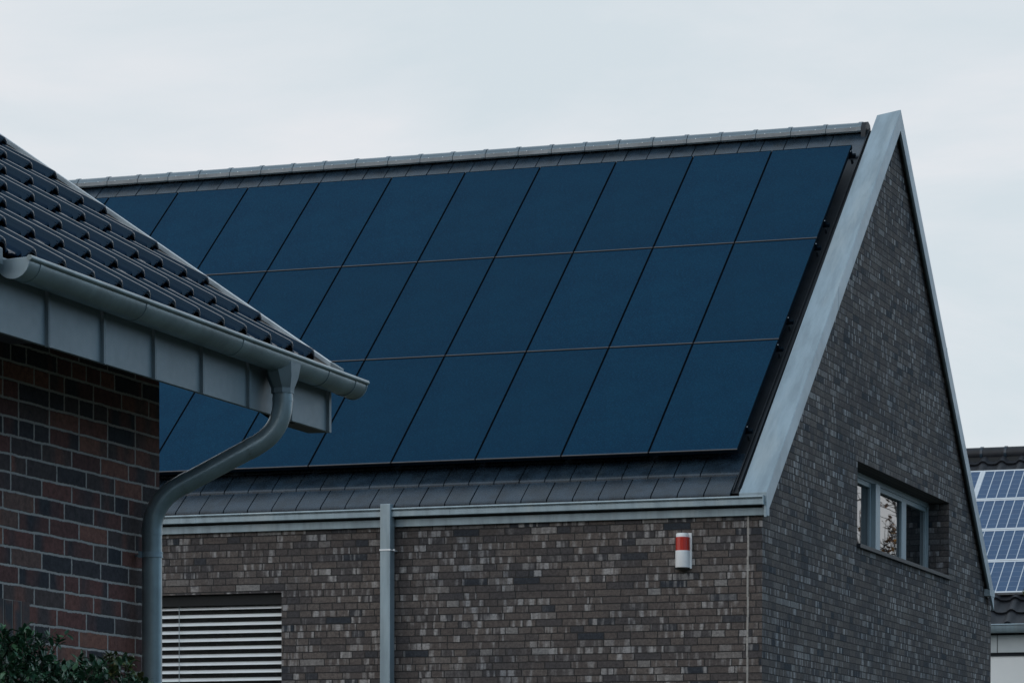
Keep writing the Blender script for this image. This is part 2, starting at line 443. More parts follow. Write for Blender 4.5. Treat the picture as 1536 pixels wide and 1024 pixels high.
# box gutter, fascia board at the front eaves
gu = MB()
x0, x1 = -HL, .045
gprof = [(-.155,.104),(-.155,.158),(-.148,.166),(-.148,.176),(-.172,.176),(-.176,.183),(-.172,.197),(-.14,.197),(-.138,.19),(-.138,.112),(-.045,.112),(-.045,.104)]
gu.prism(gprof, x0, x1)
gu.box(x1, x1+.014, -.178, -.045, .098, .200)
gut = gu.build('box_gutter', M['zinc'], house, bevel=.002)
for x in (-.66,-3.55,-6.65,-9.6,-12.6):
    gj = MB(); gj.box(x-.045, x, -.1575, -.15, .103, .160); gj.build('gutter_joint', M['zinc'], gut)
fa = MB(); fa.box(-HL, .05, -.045, -.004, -.002, .081); fa.box(.006, .05, -.004, .10, -.002, .081)
fa.build('fascia', M['zinc'], house, bevel=.002)
bk = MB(); bk.box(-HL, -.01, -.03, .0, .082, .22); bk.build('eaves_board', M['black'], house)
# square downpipe
dp = MB(); dp.box(-4.360,-4.238,-.205,-.070,GZ,.242)
dpo = dp.build('downpipe', M['zinc'], house, bevel=.006)
br = MB(); br.box(-4.366,-4.232,-.211,-.064,-.280,-.262); br.box(-4.228,-4.201,-.16,-.14,-.281,-.261); br.box(-4.246,-4.228,-.06,-.001,-.278,-.264)
br.build('pipe_bracket', M['alu'], dpo, bevel=.002)
# blind window in the facade
bw = MB(); bw.box(XL,XR_,.25,.30,ZB,ZO)
bwo = bw.build('window', simple('dark_glass', (.006,.008,.01), .25, 0, .1), house)
f = MB()
for a,b,c,d in ((XL,XR_,ZO-.09,ZO),(XL,XR_,ZB,ZB+.09),(XL,XL+.09,ZB,ZO),(XR_-.09,XR_,ZB,ZO)): f.box(a,b,.20,.249,c,d)
f.build('window_frame', M['winframe'], bwo, bevel=.003)
hb = MB(); hb.box(XL+.01, XR_-.01, .05, .19, ZO-.125, ZO-.004); hb.build('blind_headbox', M['black'], bwo)
for xx in (XL+.004, XR_-.024):
    gr = MB(); gr.box(xx, xx+.02, .10,.125,ZB,ZO-.02); gr.build('guide_rail', M['winframe'], bwo)
sl = MB(); z = ZO-.150
while z > ZB+.05:
    n = 8; top = []; bot = []
    for i in range(n+1):
        t = i/n; yy = .152-.076*t; zz = z+.022-.040*t+.009*math.sin(math.pi*t)
        top.append((yy, zz)); bot.append((yy, zz-.0035))
    sl.prism(top+bot[::-1], XL+.026, XR_-.026)
    z -= .0908
sl.build('blind', M['slat'], bwo, smooth=40)
cd = MB()
for x in (-6.96,):
    cd = MB(); cd.box(x-.003, x+.003, .068,.072,ZB,ZO-.12); cd.build('ladder_cord', M['winframe'], bwo)

# ribbon window in the gable
gwin = MB(); gwin.box(-D-.02,-D+.004,WY0+.05,WY1-.05,WZ0+.03,WZ1-.03)
gw = gwin.build('window', M['pane'], house)
f = MB()
X0 = -D
f.box(X0, X0+.055, WY0,WY1, WZ1-.065, WZ1); f.box(X0, X0+.055, WY0,WY1, WZ0, WZ0+.055)
f.box(X0, X0+.055, WY0, WY0+.07, WZ0+.055, WZ1-.065); f.box(X0, X0+.055, WY1-.07, WY1, WZ0+.055, WZ1-.065)
f.build('window_frame', M['winframe'], gw, bevel=.003)
for (a, b, pr_) in ((6.22,6.46,.10),(7.98,8.14,.04)):
    q = MB(); q.box(X0, X0+pr_, a, b, WZ0+.055, WZ1-.065); q.build('mullion', M['winframe'], gw, bevel=.004)
for (a, b) in ((WY0+.07,6.22),(6.46,7.98),(8.14,WY1-.07)):
    q = MB()
    for (c,d,e,f_) in ((a,b,WZ0+.055,WZ0+.11),(a,b,WZ1-.12,WZ1-.065),(a,a+.055,WZ0+.11,WZ1-.12),(b-.055,b,WZ0+.11,WZ1-.12)):
        q.box(X0+.004, X0+.038, c, d, e, f_)
    q.build('sash', M['winframe'], gw, bevel=.003)
s = MB(); s.box(-D,.045,WY0-.02,WY1+.02,WZ0-.045,WZ0+.003); s.build('sill', M['dark_sheet'], gw, bevel=.003)

# ------------------------------------------------------------------ solar panels (main roof)
PA = math.atan(.8407); PW, PLn = 1.0144, 2.2330
PY, PZ, PX = .2525, .7526, -.3569
ca, sa = math.cos(PA), math.sin(PA)
def FP(a, b, c):     # a: x, b: along slope from array bottom, c: normal offset
    return (a, PY+b*ca-c*sa, PZ+b*sa+c*ca)
rowname = ['bottom','middle','top']
ordn = ['first','second','third','fourth','fifth','sixth','seventh','eighth','ninth','tenth','eleventh']
proto = None
vis = {0:9, 1:10, 2:11}
for rw in range(3):
    for i in range(vis[rw]):
        x1 = PX-.007-i*PW if i else PX; x0 = PX-(i+1)*PW+.007
        b0 = rw*PLn+(.008 if rw else 0); b1 = (rw+1)*PLn-.008
        base = Vector(FP(PX-(i+.5)*PW, rw*PLn, 0))
        if i == 0: lab = f'black framed deep blue solar panel beside the gable coping, {rowname[rw]} row'
        elif i == vis[rw]-1: lab = f'deep blue solar panel farthest left in the {rowname[rw]} row, cut off by the tiled roof' if rw else 'deep blue solar panel farthest left in the bottom row, behind round downpipe'
        else: lab = f'deep blue solar panel, {ordn[i]} from the gable coping in the {rowname[rw]} row'
        o = thing('solar_panel', base, lab, 'solar panel', 'deep blue solar panels on the steep roof')
        fr = MB()
        for (A,B,C_,D_) in ((x0,x1,b0,b0+.011),(x0,x1,b1-.011,b1),(x0,x0+.006,b0+.011,b1-.011),(x1-.006,x1,b0+.011,b1-.011)):
            fr.fbox(FP, A,B,C_,D_,-.045,0)
        # light caught by the lower frame edge, painted as a thin paler strip
        fr.fbox(FP, x0+.001,x1-.001,b0-.0015,b0+.009,-.009,.0015,1)
        fr.build('frame', [M['frame'], M['frame_edge_light']], o)
        gl = MB(); gl.fbox(FP, x0+.006,x1-.006,b0+.011,b1-.011,-.012,-.0015)
        gl.build('glass', M['pv'], o)
k = 0
rl = [('bottom row, lower',.20),('bottom row, upper',.95),('middle row, lower',1.21),('middle row, upper',1.945),('top row, lower',2.183),('top row, upper',2.93)]
for nm, fr_ in rl:
    b = fr_*PLn
    o = thing('mounting_rail', FP(PX+.06,b,-.09), f'dark bolted mounting rail end under the deep blue panels, {nm} rail', 'rail', 'mounting rails under the solar panels')
    q = MB(); q.fbox(FP, PX-10.9, PX+.065, b-.02, b+.02, -.088, -.048); q.build('rail', M['frame'], o)
    q = MB(); q.fbox(FP, PX+.004, PX+.026, b-.022, b+.022, -.047, -.010); q.fbox(FP, PX+.009, PX+.019, b-.005, b+.005, -.010, -.004, 1)
    q.build('end_clamp', [M['frame'], M['bolt']], o, bevel=.002)
    q = MB(); q.fbox(FP, PX+.01, PX+.035, b-.06, b-.03, -.15, -.088); q.build('roof_hook', M['dark_sheet'], o)

# ------------------------------------------------------------------ siren
si = thing('alarm_siren', (-.878,0,-.55), 'white alarm siren box with red lens fixed on the brick facade', 'alarm siren')
def dsec(xc, hw, dp_, z, back=-.0):
    return [(xc+hw*math.cos(a), back-dp_*(.35+.65*math.sin(a)) if 0 < a < math.pi else back-dp_*.35, z) for a in [math.pi*t/14 for t in range(15)]]+[(xc-hw, back, z),(xc+hw, back, z)]
q = MB(); q.box(-.963,-.790,-.018,0,-.555,-.168); q.build('back_plate', M['white'], si, bevel=.004)
q = MB(); q.loft([dsec(-.882,.076,.115,-.545,-.018), dsec(-.882,.076,.12,-.53,-.018), dsec(-.882,.076,.12,-.362,-.018)]); bd = q.build('body', M['white'], si, smooth=40)
q = MB(); q.box(-.95,-.81,-.11,-.02,-.565,-.546); q.build('dark_underside', M['black'], bd)  # flat black slab under the body
q = MB(); q.loft([dsec(-.882,.0735,.113,z_,-.018) for z_ in (-.361,-.216)]); q.build('red_lens', M['red'], si, smooth=40)
q = MB(); q.loft([dsec(-.888,.066,.100,z_,-.018) for z_ in (-.215,-.185)]+[dsec(-.888,.060,.093,-.172,-.018)]); q.build('top_cap', M['white'], si, smooth=40)

# ------------------------------------------------------------------ near house (left)
XW, YC = 2.31, -19.71
near = thing('brick_house', (0,-21,GZ), 'red and blue brick house with glazed pantile roof and round zinc gutter at left', 'house')
t34 = R(34.23); ct, st = math.cos(t34), math.sin(t34)
VX, VZ = 2.916, -1.099
def FN(s_, y, n): return (VX-s_*ct+n*st, y, VZ+s_*st+n*ct)
YN0, YN1 = -22.53, -18.90     # verges
SR = 4.6                       # slope length to the ridge
w = MB(); YA = -22.05
xr_ = VX-SR*ct; zr_ = VZ+SR*st-.2
xo = 2*xr_-XW
zw = VZ-(0)+ (VX-XW)*math.tan(t34)-.25
w.poly([(XW,YA,GZ),(XW,YC,GZ),(XW,YC,zw),(XW,YA,zw)])
for y in (YA, YC): w.poly([(XW,y,GZ),(xo,y,GZ),(xo,y,zw),(xr_,y,zr_),(XW,y,zw)])
w.poly([(xo,YA,GZ),(xo,YC,GZ),(xo,YC,zw),(xo,YA,zw)])
w.build('wall', M['redbrick'], near)
# upright bricks over a low opening
sd = MB(); y = -21.083
ys = []
sdj = MB(); sdj.box(XW-.02, XW+.0015, -22.04, -21.083, -2.685, -2.452); so = sdj.build('upright_course', bricks_plain('bed_mortar',(.16,.15,.14),(.24,.22,.20)), near)
for k in range(11):
    sd.box(XW+.0, XW+.004, y-.0713, y, -2.672+.003*(k%2), -2.452-.002*(k%3), (0,1,0,0,1)[k%5]); y -= .0838
sd.build('upright_bricks', [bricks_plain('purple_brick',(.035,.037,.045),(.10,.058,.052)), bricks_plain('rust_brick',(.17,.072,.055),(.05,.045,.052))], so)
# roof board under the tiles, sloping soffit
ub = MB()
ub.fbox(FN, -.02, SR, YN0+.02, YN1-.01, -.21, -.105)
def FN2(s_, y, n): p = FN(s_, y, n); return (2*xr_-p[0], y, p[2])
ub.fbox(FN2, -.02, SR, YN0+.02, YN1-.01, -.21, -.105)
nroof = ub.build('roof', M['black'], near)
# pantiles
TW = (YN1-.03-(YN0+.04))/13.0
def prof_u(u):
    if u < .44:
        a = u/.44
        if a > .70:      # ledge on the flank of the roll
            return (.033, .034, .0335, .012, 0.0)[min(4, int((a-.70)/.06))] if a < .97 else 0.0
        return .052*math.sin(math.pi*min(a, .78)*.86)**.8
    if u < .50: return 0.0
    if u < .60: return .020*math.sin(math.pi*(u-.50)/.10)
    if u < .90: return .002+.004*math.sin(math.pi*(u-.6)/.3)
    return .010*math.sin(math.pi*(u-.9)/.1)
US = [0,.03,.06,.1,.14,.18,.22,.26,.29,.305,.32,.345,.37,.39,.415,.44,.50,.52,.55,.58,.60,.70,.80,.90,.93,.95,.97,1.0]
pt = MB()
trnd = random.Random(5)
for side, F in ((0,FN),(1,FN2)):
    for k in range(13):
        s0 = .105+.355*k-.0; s1 = min(s0+.40, SR+.02)
        for i in range(13):
            y0 = YN0+.04+TW*i; e = trnd.uniform(-.0025,.0025); e2 = trnd.uniform(-.005,.005)
            n0, n1 = -.037+e, -.081+e
            SS = [s0+e2, s0+.006+e2, s0+.018+e2, s0+.2, s1]
            rings = []
            for q_, s_ in enumerate(SS):
                t = (s_-s0)/.40; n_ = n0+(n1-n0)*t
                dz = (-.006,-.0015,0,0,0)[q_]
                rings.append([F(s_, y0+(1-u)*TW*.998, n_+prof_u(u)*(1 if q_ else .93)+dz) for u in US])
            under = [F(s0+e2+.0, y0+(1-u)*TW*.998, n0+prof_u(u)*.88-.016) for u in US]
            under2 = [F(s0+.16, y0+(1-u)*TW*.998, n0-.018+prof_u(u)*.78-.018) for u in US]
            pt.loft([under2, under]+rings, closed=False, caps=False)
pt.build('pantile_covering', M['glazed'], nroof, smooth=50)
rg = MB(); rg.tube([(xr_, YN0, zr_+.15),(xr_, YN1, zr_+.15)], .12, 20); rg.build('ridge_cap', M['glazed'], nroof, smooth=40)
# verge trims
for (yv, sg) in ((YN1, 1), (YN0, -1)):
    v = MB(); v2 = MB()
    for F in (FN, FN2):
        a, b = sorted((yv-.012*sg, yv+.03*sg)); v.fbox(F, .0, SR, a, b, -.022, .0)
        a, b = sorted((yv+.004*sg, yv+.026*sg)); v.fbox(F, .0, SR, a, b, -.20, -.0225)
        a, b = sorted((yv-.004*sg, yv+.003*sg)); v2.fbox(F, .0, SR, a, b, -.085, -.0225)
    tr = v.build('verge_trim', M['trim'], near, bevel=.002)
    v2.build('verge_upstand', M['verge_beige'], tr)
    e = MB(); a, b = sorted((yv-.016*sg, yv+.034*sg))
    e.hexa([(VX-.02,a,VZ-.07),(VX+.035,a,VZ-.085),(VX+.035,b,VZ-.085),(VX-.02,b,VZ-.07),(VX-.02,a,VZ+.016),(VX+.035,a,VZ-.018),(VX+.035,b,VZ-.018),(VX-.02,b,VZ+.016)])
    e.build('verge_end', M['zinc_grey'], tr, bevel=.003)
# fascia with standing seams
XF = 2.89; ZF = -1.443
q = MB(); q.box(XF-.02, XF, -22.6, -18.885, ZF, -1.13); fo = q.build('fascia', M['zinc_grey'], near, bevel=.002)
for y in (-22.015,-21.495,-20.98,-20.465,-19.935,-19.42,-18.94):
    q = MB(); q.box(XF, XF+.016, y-.012, y-.004, ZF-.004, -1.14); q.box(XF, XF+.011, y+.010, y+.018, ZF-.004, -1.14)
    q.box(XF, XF+.004, y-.004, y+.010, ZF-.002, -1.14)
    q.build('standing_seam', M['zinc_grey'], fo)
# sloping soffit and boxed verge at both ends
q = MB()
for k_, (ya, yb) in enumerate(((-19.30, -18.885), (-22.6, -22.1))):
    q = MB()
    P = [(XF-.021, ZF+.001),(XF-.13, ZF+.003),(XF-1.4, ZF+.003+1.27*math.tan(t34)),(XF-1.4, -1.30+1.38*math.tan(t34)),(XF-.021,-1.30)]
    q.prism(P, ya, yb, axis='y')
    q.build('verge_soffit', M['dark_sheet'], near)
# half round gutter
GX, GR = 2.975, .0745
def gz(y): return -1.158-(y+22.5)*(.030/3.6)
yA, yB = -22.47, -18.80
def gring(y, r, k0=0):
    cz = gz(y)
    outer = [(GX+r*math.cos(a), y, cz+r*math.sin(a)) for a in [math.pi+math.pi*t/22 for t in range(23)]]
    inner = [(GX+(r-.006)*math.cos(a), y, cz+.001+(r-.006)*math.sin(a)) for a in [2*math.pi-math.pi*t/22 for t in range(23)]]
    return outer+inner
q = MB(); q.loft([gring(yA,GR), gring(yB,GR)]); 
go = q.build('gutter', M['zinc_old'], near, smooth=40)
q = MB(); q.tube([(GX+GR+.004, yA-.01, gz(yA)+.006),(GX+GR+.004, yB+.004, gz(yB)+.006)], .0115, 14); q.build('gutter_bead', M['zinc_old'], go, smooth=40)
for y in (yA, yB):
    q = MB(); d_ = .007 if y == yB else -.007
    r_ = GR+.004
    ring = [(GX+r_*math.cos(a), gz(y)+r_*math.sin(a)) for a in [math.pi+math.pi*t/22 for t in range(23)]]
    ring += [(GX+r_, gz(y)+.010),(GX-r_, gz(y)+.002)]
    q.prism(ring, min(y,y+d_), max(y,y+d_), axis='y'); q.build('gutter_end', M['zinc'], go, bevel=.0015)
for y in (-22.36,-21.36,-20.32,-19.28,-18.93):
    q = MB(); q.loft([gring(y-.014, GR+.0028), gring(y+.014, GR+.0028)])
    q.build('gutter_joint', M['zinc_old'], go, smooth=40)
# round downpipe with hopper and swan neck
PYo = -19.706
z0 = gz(PYo)-.02
def rr(cx, cy, hx, hy, z, n=8, rot=math.pi/8): return [(cx+hx*math.cos(rot+2*math.pi*j/n)/math.cos(math.pi/n), cy+hy*math.sin(rot+2*math.pi*j/n)/math.cos(math.pi/n), z) for j in range(n)]
q = MB(); q.loft([rr(GX,PYo,.072,.150,z0+.0), rr(GX,PYo,.066,.105,z0-.07), rr(GX,PYo,.052,.056,z0-.125), rr(GX,PYo,.052,.054,z0-.150)]); 
ho_m = q
def bend(pts, rad, n=8):
    pts = [Vector(p) for p in pts]; out = [pts[0]]
    for a, b, c in zip(pts[:-2], pts[1:-1], pts[2:]):
        d1 = (a-b).normalized(); d2 = (c-b).normalized()
        t0 = b+d1*rad; t1 = b+d2*rad
        for k in range(n+1):
            t = k/n; out.append((1-t)**2*t0+2*t*(1-t)*b+t*t*t1)
    out.append(pts[-1]); return out
path = bend([(GX,PYo,z0-.14),(GX,PYo,-1.535),(2.40,-19.98,-1.885),(2.40,-19.98,GZ)], .15, 10)
q = MB(); q.tube(path, .0495, 28)
pp = q.build('downpipe', M['zinc_old'], near, smooth=50)
ho_m.build('outlet_hopper', M['zinc_grey'], pp, smooth=25)
q = MB()
A_, B_ = Vector((GX,PYo,-1.535)), Vector((2.40,-19.98,-1.885)); dd = (B_-A_).normalized(); Ln = (B_-A_).length
for pts_, r_ in (([A_+dd*.153, A_+dd*.195], .0515), ([A_+dd*(Ln-.212), A_+dd*(Ln-.17)], .0515), ([(2.40,-19.98,-2.02),(2.40,-19.98,-2.05)], .0518), ([(GX,PYo,-1.39),(GX,PYo,-1.37)], .0512)):
    q = MB(); q.tube(pts_, r_, 28); q.build('pipe_socket', M['zinc_old'], pp, smooth=50)
q = MB(); q.tube([(2.40,-19.98,-2.133),(2.40,-19.98,-2.138)], .054, 28); q.tube([(2.40,-19.98,-2.155),(2.40,-19.98,-2.160)], .054, 28)
q.tube([(2.40,-19.98,-2.138),(2.40,-19.98,-2.155)], .0525, 28)
q.box(2.352,2.366,-20.034,-20.012,-2.162,-2.132); q.box(XW,2.36,-19.98,-19.965,-2.152,-2.141)
q.build('pipe_bracket', M['zinc'], pp, smooth=40)

# ------------------------------------------------------------------ shrub in front of the near wall
def leaf(mb, c, d, up, L, W):
    s_ = d.cross(up)
    if s_.length < 1e-4: s_ = Vector((1,0,0))
    s_.normalize(); n_ = s_.cross(d).normalized()
    mb.poly([c, c+d*L*.35+s_*W*.5+n_*W*.08, c+d*L*.75+s_*W*.36+n_*W*.05, c+d*L-n_*W*.15, c+d*L*.75-s_*W*.36+n_*W*.05, c+d*L*.35-s_*W*.5+n_*W*.08])
def rv(r_): return Vector((r_.gauss(0,1), r_.gauss(0,1), r_.gauss(0,1)))
sr = random.Random(11)
sh = thing('shrub', (2.62,-21.35,GZ), 'dark green small-leaved evergreen shrub growing up the red brick wall', 'shrub')
lf = MB(); stm = MB(); lf2 = MB()
def top(y):   # outline of the shrub top against the wall
    a = (y+21.9)/1.75
    return -2.66-.20*max(0,a)**.8 + .05*math.sin(y*9.1)+.03*math.sin(y*23)
def twig(p, d, L, rad, leaves, fresh=False, mb=None):
    mb = mb or lf
    n = max(3, int(L/.035)); pts = [p.copy()]; q = p.copy(); dd_ = d.copy()
    for k in range(n):
        dd_ = (dd_+rv(sr)*.13+Vector((0,0,.05))).normalized(); q = q+dd_*(L/n); pts.append(q.copy())
    stm.tube(pts, [rad*(1-.7*k/len(pts)) for k in range(len(pts))], 5)
    for k in range(leaves):
        t = sr.random()**.7*(len(pts)-1); a = int(min(t, len(pts)-2)); c = pts[a].lerp(pts[a+1], t-a)
        dv = (rv(sr).normalized()*.9+dd_*.5).normalized(); s_ = sr.uniform(.024,.056)
        leaf(mb, c, dv, Vector((0,0,1)) if abs(dv.z) < .9 else Vector((1,0,0)), s_, s_*.52)
for k in range(11):
    y = -21.95+.125*k+sr.uniform(-.03,.03)
    stm.tube([(2.6+sr.uniform(-.05,.1),y,GZ),(2.6,y+sr.uniform(-.1,.1),-4),(2.58,y+sr.uniform(-.1,.1),top(y)-.35)], [.02,.014,.006], 6)
for k in range(640):
    y = -20.66-1.56*sr.random()**.72; zt_ = top(y)
    zb = zt_-abs(sr.gauss(0,.22))-.02 if k < 600 else sr.uniform(GZ+.2, zt_-.4)
    p = Vector((2.60+sr.uniform(-.2,.28), y, zb-.06))
    twig(p, Vector((sr.uniform(-.4,.8), sr.uniform(-.7,.7), .8)).normalized(), sr.uniform(.05,.13), .0022, 13)
# fresh shoots at the right end
for (y, x, zz) in ((-20.80,2.60,-2.72),(-20.74,2.64,-2.73),(-20.86,2.6,-2.76),(-20.56,2.6,-2.80)):
    lf2 = MB()
    for k in range(5): twig(Vector((x,y+sr.uniform(-.05,.05),zz-.08)), Vector((.2,sr.uniform(-.5,.5),.9)).normalized(), .12, .002, 12, mb=lf2)
    lf2.build('young_shoot', M['leaf_fresh'], sh)
lf.build('foliage', M['leaf'], sh); stm.build('stem', M['bark'], sh, smooth=60)

# ------------------------------------------------------------------ neighbour house at right
nb = thing('rendered_house', (-2.5,17.5,GZ), 'white rendered house with dark pantiles and framed solar panels beyond the gable', 'house')
a35 = R(35); c35, s35 = math.cos(a35), math.sin(a35)
BY, BZ = 14.0, .185
def FB(x, b, n): return (x, BY+b*c35-n*s35, BZ+b*s35+n*c35)
NX0, NX1 = -7.0, .85
w = MB()
yr0 = BY+4.42*c35; zt0 = BZ+4.42*s35-.28
w.prism([(13.56,GZ),(2*yr0-13.56,GZ),(2*yr0-13.56,-.42),(yr0,zt0),(13.56,-.42)], NX0+.2, NX1-.05); w.build('wall', M['render'], nb)
w = MB()
xs = [-.147-.58*k for k in range(12) if -.147-.58*k > NX0+.2][::-1]+[-.147+.58*k for k in range(1,2)]
xs = [NX0+.2]+xs+[NX1-.04]
for a, b in zip(xs[:-1], xs[1:]):
    w = MB(); w.box(a+.006, b-.006, 13.50, 13.54, -.729, -.475); w.build('fascia_board', M['panelboard'], nb, bevel=.002)
w = MB(); w.box(NX0+.2, NX1-.05, 13.541, 13.5585, -.777, -.36); w.build('fascia_backing', M['dark_sheet'], nb)
w = MB(); w.prism([(13.29,-.335),(13.29,-.40),(13.31,-.437),(13.36,-.452),(13.41,-.437),(13.43,-.40),(13.43,-.335),(13.42,-.335),(13.41,-.40),(13.36,-.437),(13.315,-.40),(13.305,-.345)], NX0, NX1)
w.tube([(NX0,13.288,-.335),(NX1,13.288,-.335)], .012, 10)
w.build('gutter', M['zinc'], nb, smooth=40)
w = MB()
b_e = -.80     # eaves position along slope (below the array)
bR = 4.42
w.fbox(FB, NX0, NX1, b_e+.02, bR, -.24, -.12)
yR_ = BY+bR*c35; 
def FB2(x, b, n): p = FB(x, b, n); return (p[0], 2*yR_-p[1], p[2])
w.fbox(FB2, NX0, NX1, b_e+.02, bR, -.24, -.12)
nr = w.build('roof', M['black'], nb)
w = MB()
for F, ks in ((FB, range(16)), (FB2, range(16))):
    for k in ks:
        s0 = b_e+.35*k; s1 = min(s0+.38, bR)
        if s0 > bR-.03: continue
        n = int((NX1-NX0)/.30)
        for i in range(n):
            xx = NX1-.30*(i+1)
            U = [0,.1,.2,.3,.4,.5,.6,.8,1.0]
            hp = lambda u: .05*math.sin(math.pi*u/.5) if u < .5 else -.012*math.sin(math.pi*(u-.5)/.5)
            top_ = [[F(xx+u*.30, s_, n_+hp(u)) for u in U] for s_, n_ in ((s0,-.062),(s1,-.10))]
            und = [F(xx+u*.30, s0, -.085+hp(u)*.9) for u in U]
            w.loft([und]+top_, closed=False, caps=False)
w.build('pantile_covering', M['slate'], nr, smooth=45)
w = MB(); zr2 = BZ+bR*s35
w.tube([(NX0, yR_, zr2-.06),(NX1, yR_, zr2-.06)], .105, 16)
rco = w.build('ridge_cap', M['slate'], nr, smooth=40)
for k in range(-4,14):
    xx = -1.23-.385*k
    if NX0 < xx < NX1: w = MB(); w.tube([(xx-.022, yR_, zr2-.06),(xx+.022, yR_, zr2-.06)], .118, 16); w.build('ridge_clip', M['tile'], rco, smooth=40)
# framed panels on it
prow = ['lowest','second lowest','second highest','highest']
for cidx, (px0, px1) in enumerate(((-1.099, .525), (-2.725, -1.101))):
    for rw in range(4):
        b0 = rw*.9425; b1 = b0+.930
        if cidx and rw < 3: continue
        lab = f'blue cell solar panel in silver frame on the white house, {prow[rw]} of four' if cidx == 0 else 'sliver of blue cell solar panel left of the wide silver frame, against the gable coping'
        o = thing('solar_panel', FB(px0, b0, -.04), lab, 'solar panel', 'silver framed solar panels on the white house')
        q = MB(); fw_ = .036
        for (A,B,C_,D_) in ((px0,px1,b0,b0+fw_),(px0,px1,b1-fw_,b1),(px0,px0+fw_,b0+fw_,b1-fw_),(px1-fw_,px1,b0+fw_,b1-fw_)):
            q.fbox(FB, A,B,C_,D_,-.04,0)
        q.build('frame', M['alu'], o)
        # cell sheet with UVs counted in cells
        me = bpy.data.meshes.new('cells')
        off = Vector(o.location)
        pts_ = [(px0+fw_,b0+fw_),(px1-fw_,b0+fw_),(px1-fw_,b1-fw_),(px0+fw_,b1-fw_)]
        vs = [Vector(FB(a,b,-.004))-off for a,b in pts_]+[Vector(FB(a,b,-.03))-off for a,b in pts_]
        me.from_pydata([tuple(v_) for v_ in vs], [], [(0,1,2,3),(7,6,5,4),(0,4,5,1),(1,5,6,2),(2,6,7,3),(3,7,4,0)])
        uv = me.uv_layers.new(name='UVMap')
        for lp in me.loops:
            uv.data[lp.index].uv = ((0,0),(10,0),(10,6),(0,6))[lp.vertex_index % 4]
        me.materials.append(M['cells'])
        c_ = bpy.data.objects.new('cells', me); COL.objects.link(c_); c_.parent = o
# little clump of moss and leaves caught on the lowest panel edge
q = MB(); lr = random.Random(4)
for k in range(26):
    p = Vector(FB(.16+lr.uniform(-.04,.09), -.01+lr.uniform(-.03,.03), .01+lr.uniform(0,.03)))
    leaf(q, p, rv(lr).normalized(), Vector((0,0,1)), lr.uniform(.03,.06), .03)
tag(q.build('leaf_clump', M['leaf_fresh'], base=FB(.16,0,0)), 'small clump of yellowish leaves caught under the lowest silver framed panel', 'leaves')
# the whole neighbouring plot lies some twelve metres further back
for o in [q_ for q_ in bpy.data.objects if q_.parent is None and (q_.name.startswith('rendered_house') or q_.name.startswith('leaf_clump') or (q_.name.startswith('solar_panel') and q_.location.y > 13))]:
    o.location = (1.25*o.location.x-2.382, 1.25*o.location.y+8.6765, 1.25*o.location.z+.88985); o.scale = (1.25,)*3

# ------------------------------------------------------------------ tree that the gable window mirrors
tr_ = thing('tree', (4.0,25,GZ), 'bare autumn tree with a few orange leaves mirrored in the gable window', 'tree')
tr = random.Random(21); tk = MB(); br_ = MB(); al = MB()
tk.tube([(4,25,GZ),(4.05,25.05,-2.5),(3.95,24.95,-.5)], [.22,.17,.13], 12); tk.build('trunk', M['bark'], tr_, smooth=60)
def grow(p, d, L, rad, lv):
    pts = [p.copy()]; q_ = p.copy(); dd_ = d.copy(); n = 5
    for k in range(n):
        dd_ = (dd_+rv(tr)*.14+Vector((0,0,.04))).normalized(); q_ = q_+dd_*(L/n); pts.append(q_.copy())
    br_.tube(pts, [rad*(1-.55*k/n) for k in range(n+1)], 6 if lv < 2 else 4)
    if lv >= 3:
        if tr.random() < .35:
            for k in range(5):
                c = pts[tr.randrange(1,6)]; leaf(al, c, rv(tr).normalized(), Vector((0,0,1)), .11, .08)
        return
    for k in range(5 if lv < 2 else 4):
        i = tr.randrange(2, n+1); nd = (dd_+rv(tr)*.55).normalized(); nd.z = abs(nd.z)*.7+.1 if lv < 1 else nd.z
        grow(pts[i], nd.normalized(), L*.62, rad*.5, lv+1)
for k in range(9):
    a = k*2*math.pi/9+.3
    grow(Vector((3.97,24.97,-1.0+.2*k)), Vector((math.cos(a)*.8,math.sin(a)*.8,.55)).normalized(), 2.0, .06, 0)
br_.build('branch', M['bark'], tr_, smooth=60); al.build('foliage', M['autumn'], tr_)

# ------------------------------------------------------------------ unseen trees added behind and beside the viewpoint to block low sky
import bmesh
wr = random.Random(2)
bm = bmesh.new()
spots = [(-34+5.2*k+wr.uniform(-1,1), -58+wr.uniform(-3,3)) for k in range(17)]+[(42+wr.uniform(-3,3), -54+5.5*k) for k in range(9)]
for (x, y) in spots:
    for j_ in range(3 if x < 35 else 2):
        mt = Matrix.Translation((x+wr.uniform(-2,2), y+wr.uniform(-2,2), GZ+3.2+4.0*j_)) @ Matrix.Diagonal((3.9-.6*j_,3.9-.6*j_,3.6,1))
        rt = bmesh.ops.create_icosphere(bm, subdivisions=3, radius=1, matrix=mt)
        for v_ in rt['verts']:
            v_.co += Vector(mnoise.noise_vector(v_.co*.7))*1.1+Vector(mnoise.noise_vector(v_.co*2.3))*.5
me = bpy.data.meshes.new('added_trees'); bm.to_mesh(me); bm.free(); me.materials.append(simple('added_tree_foliage', (.03,.04,.025), .9, 0, .5, 2))
wo = bpy.data.objects.new('added_trees', me); COL.objects.link(wo); tag(wo, 'unseen broad trees added behind the viewpoint to darken reflections and low sky', 'added_trees', kind='stuff')

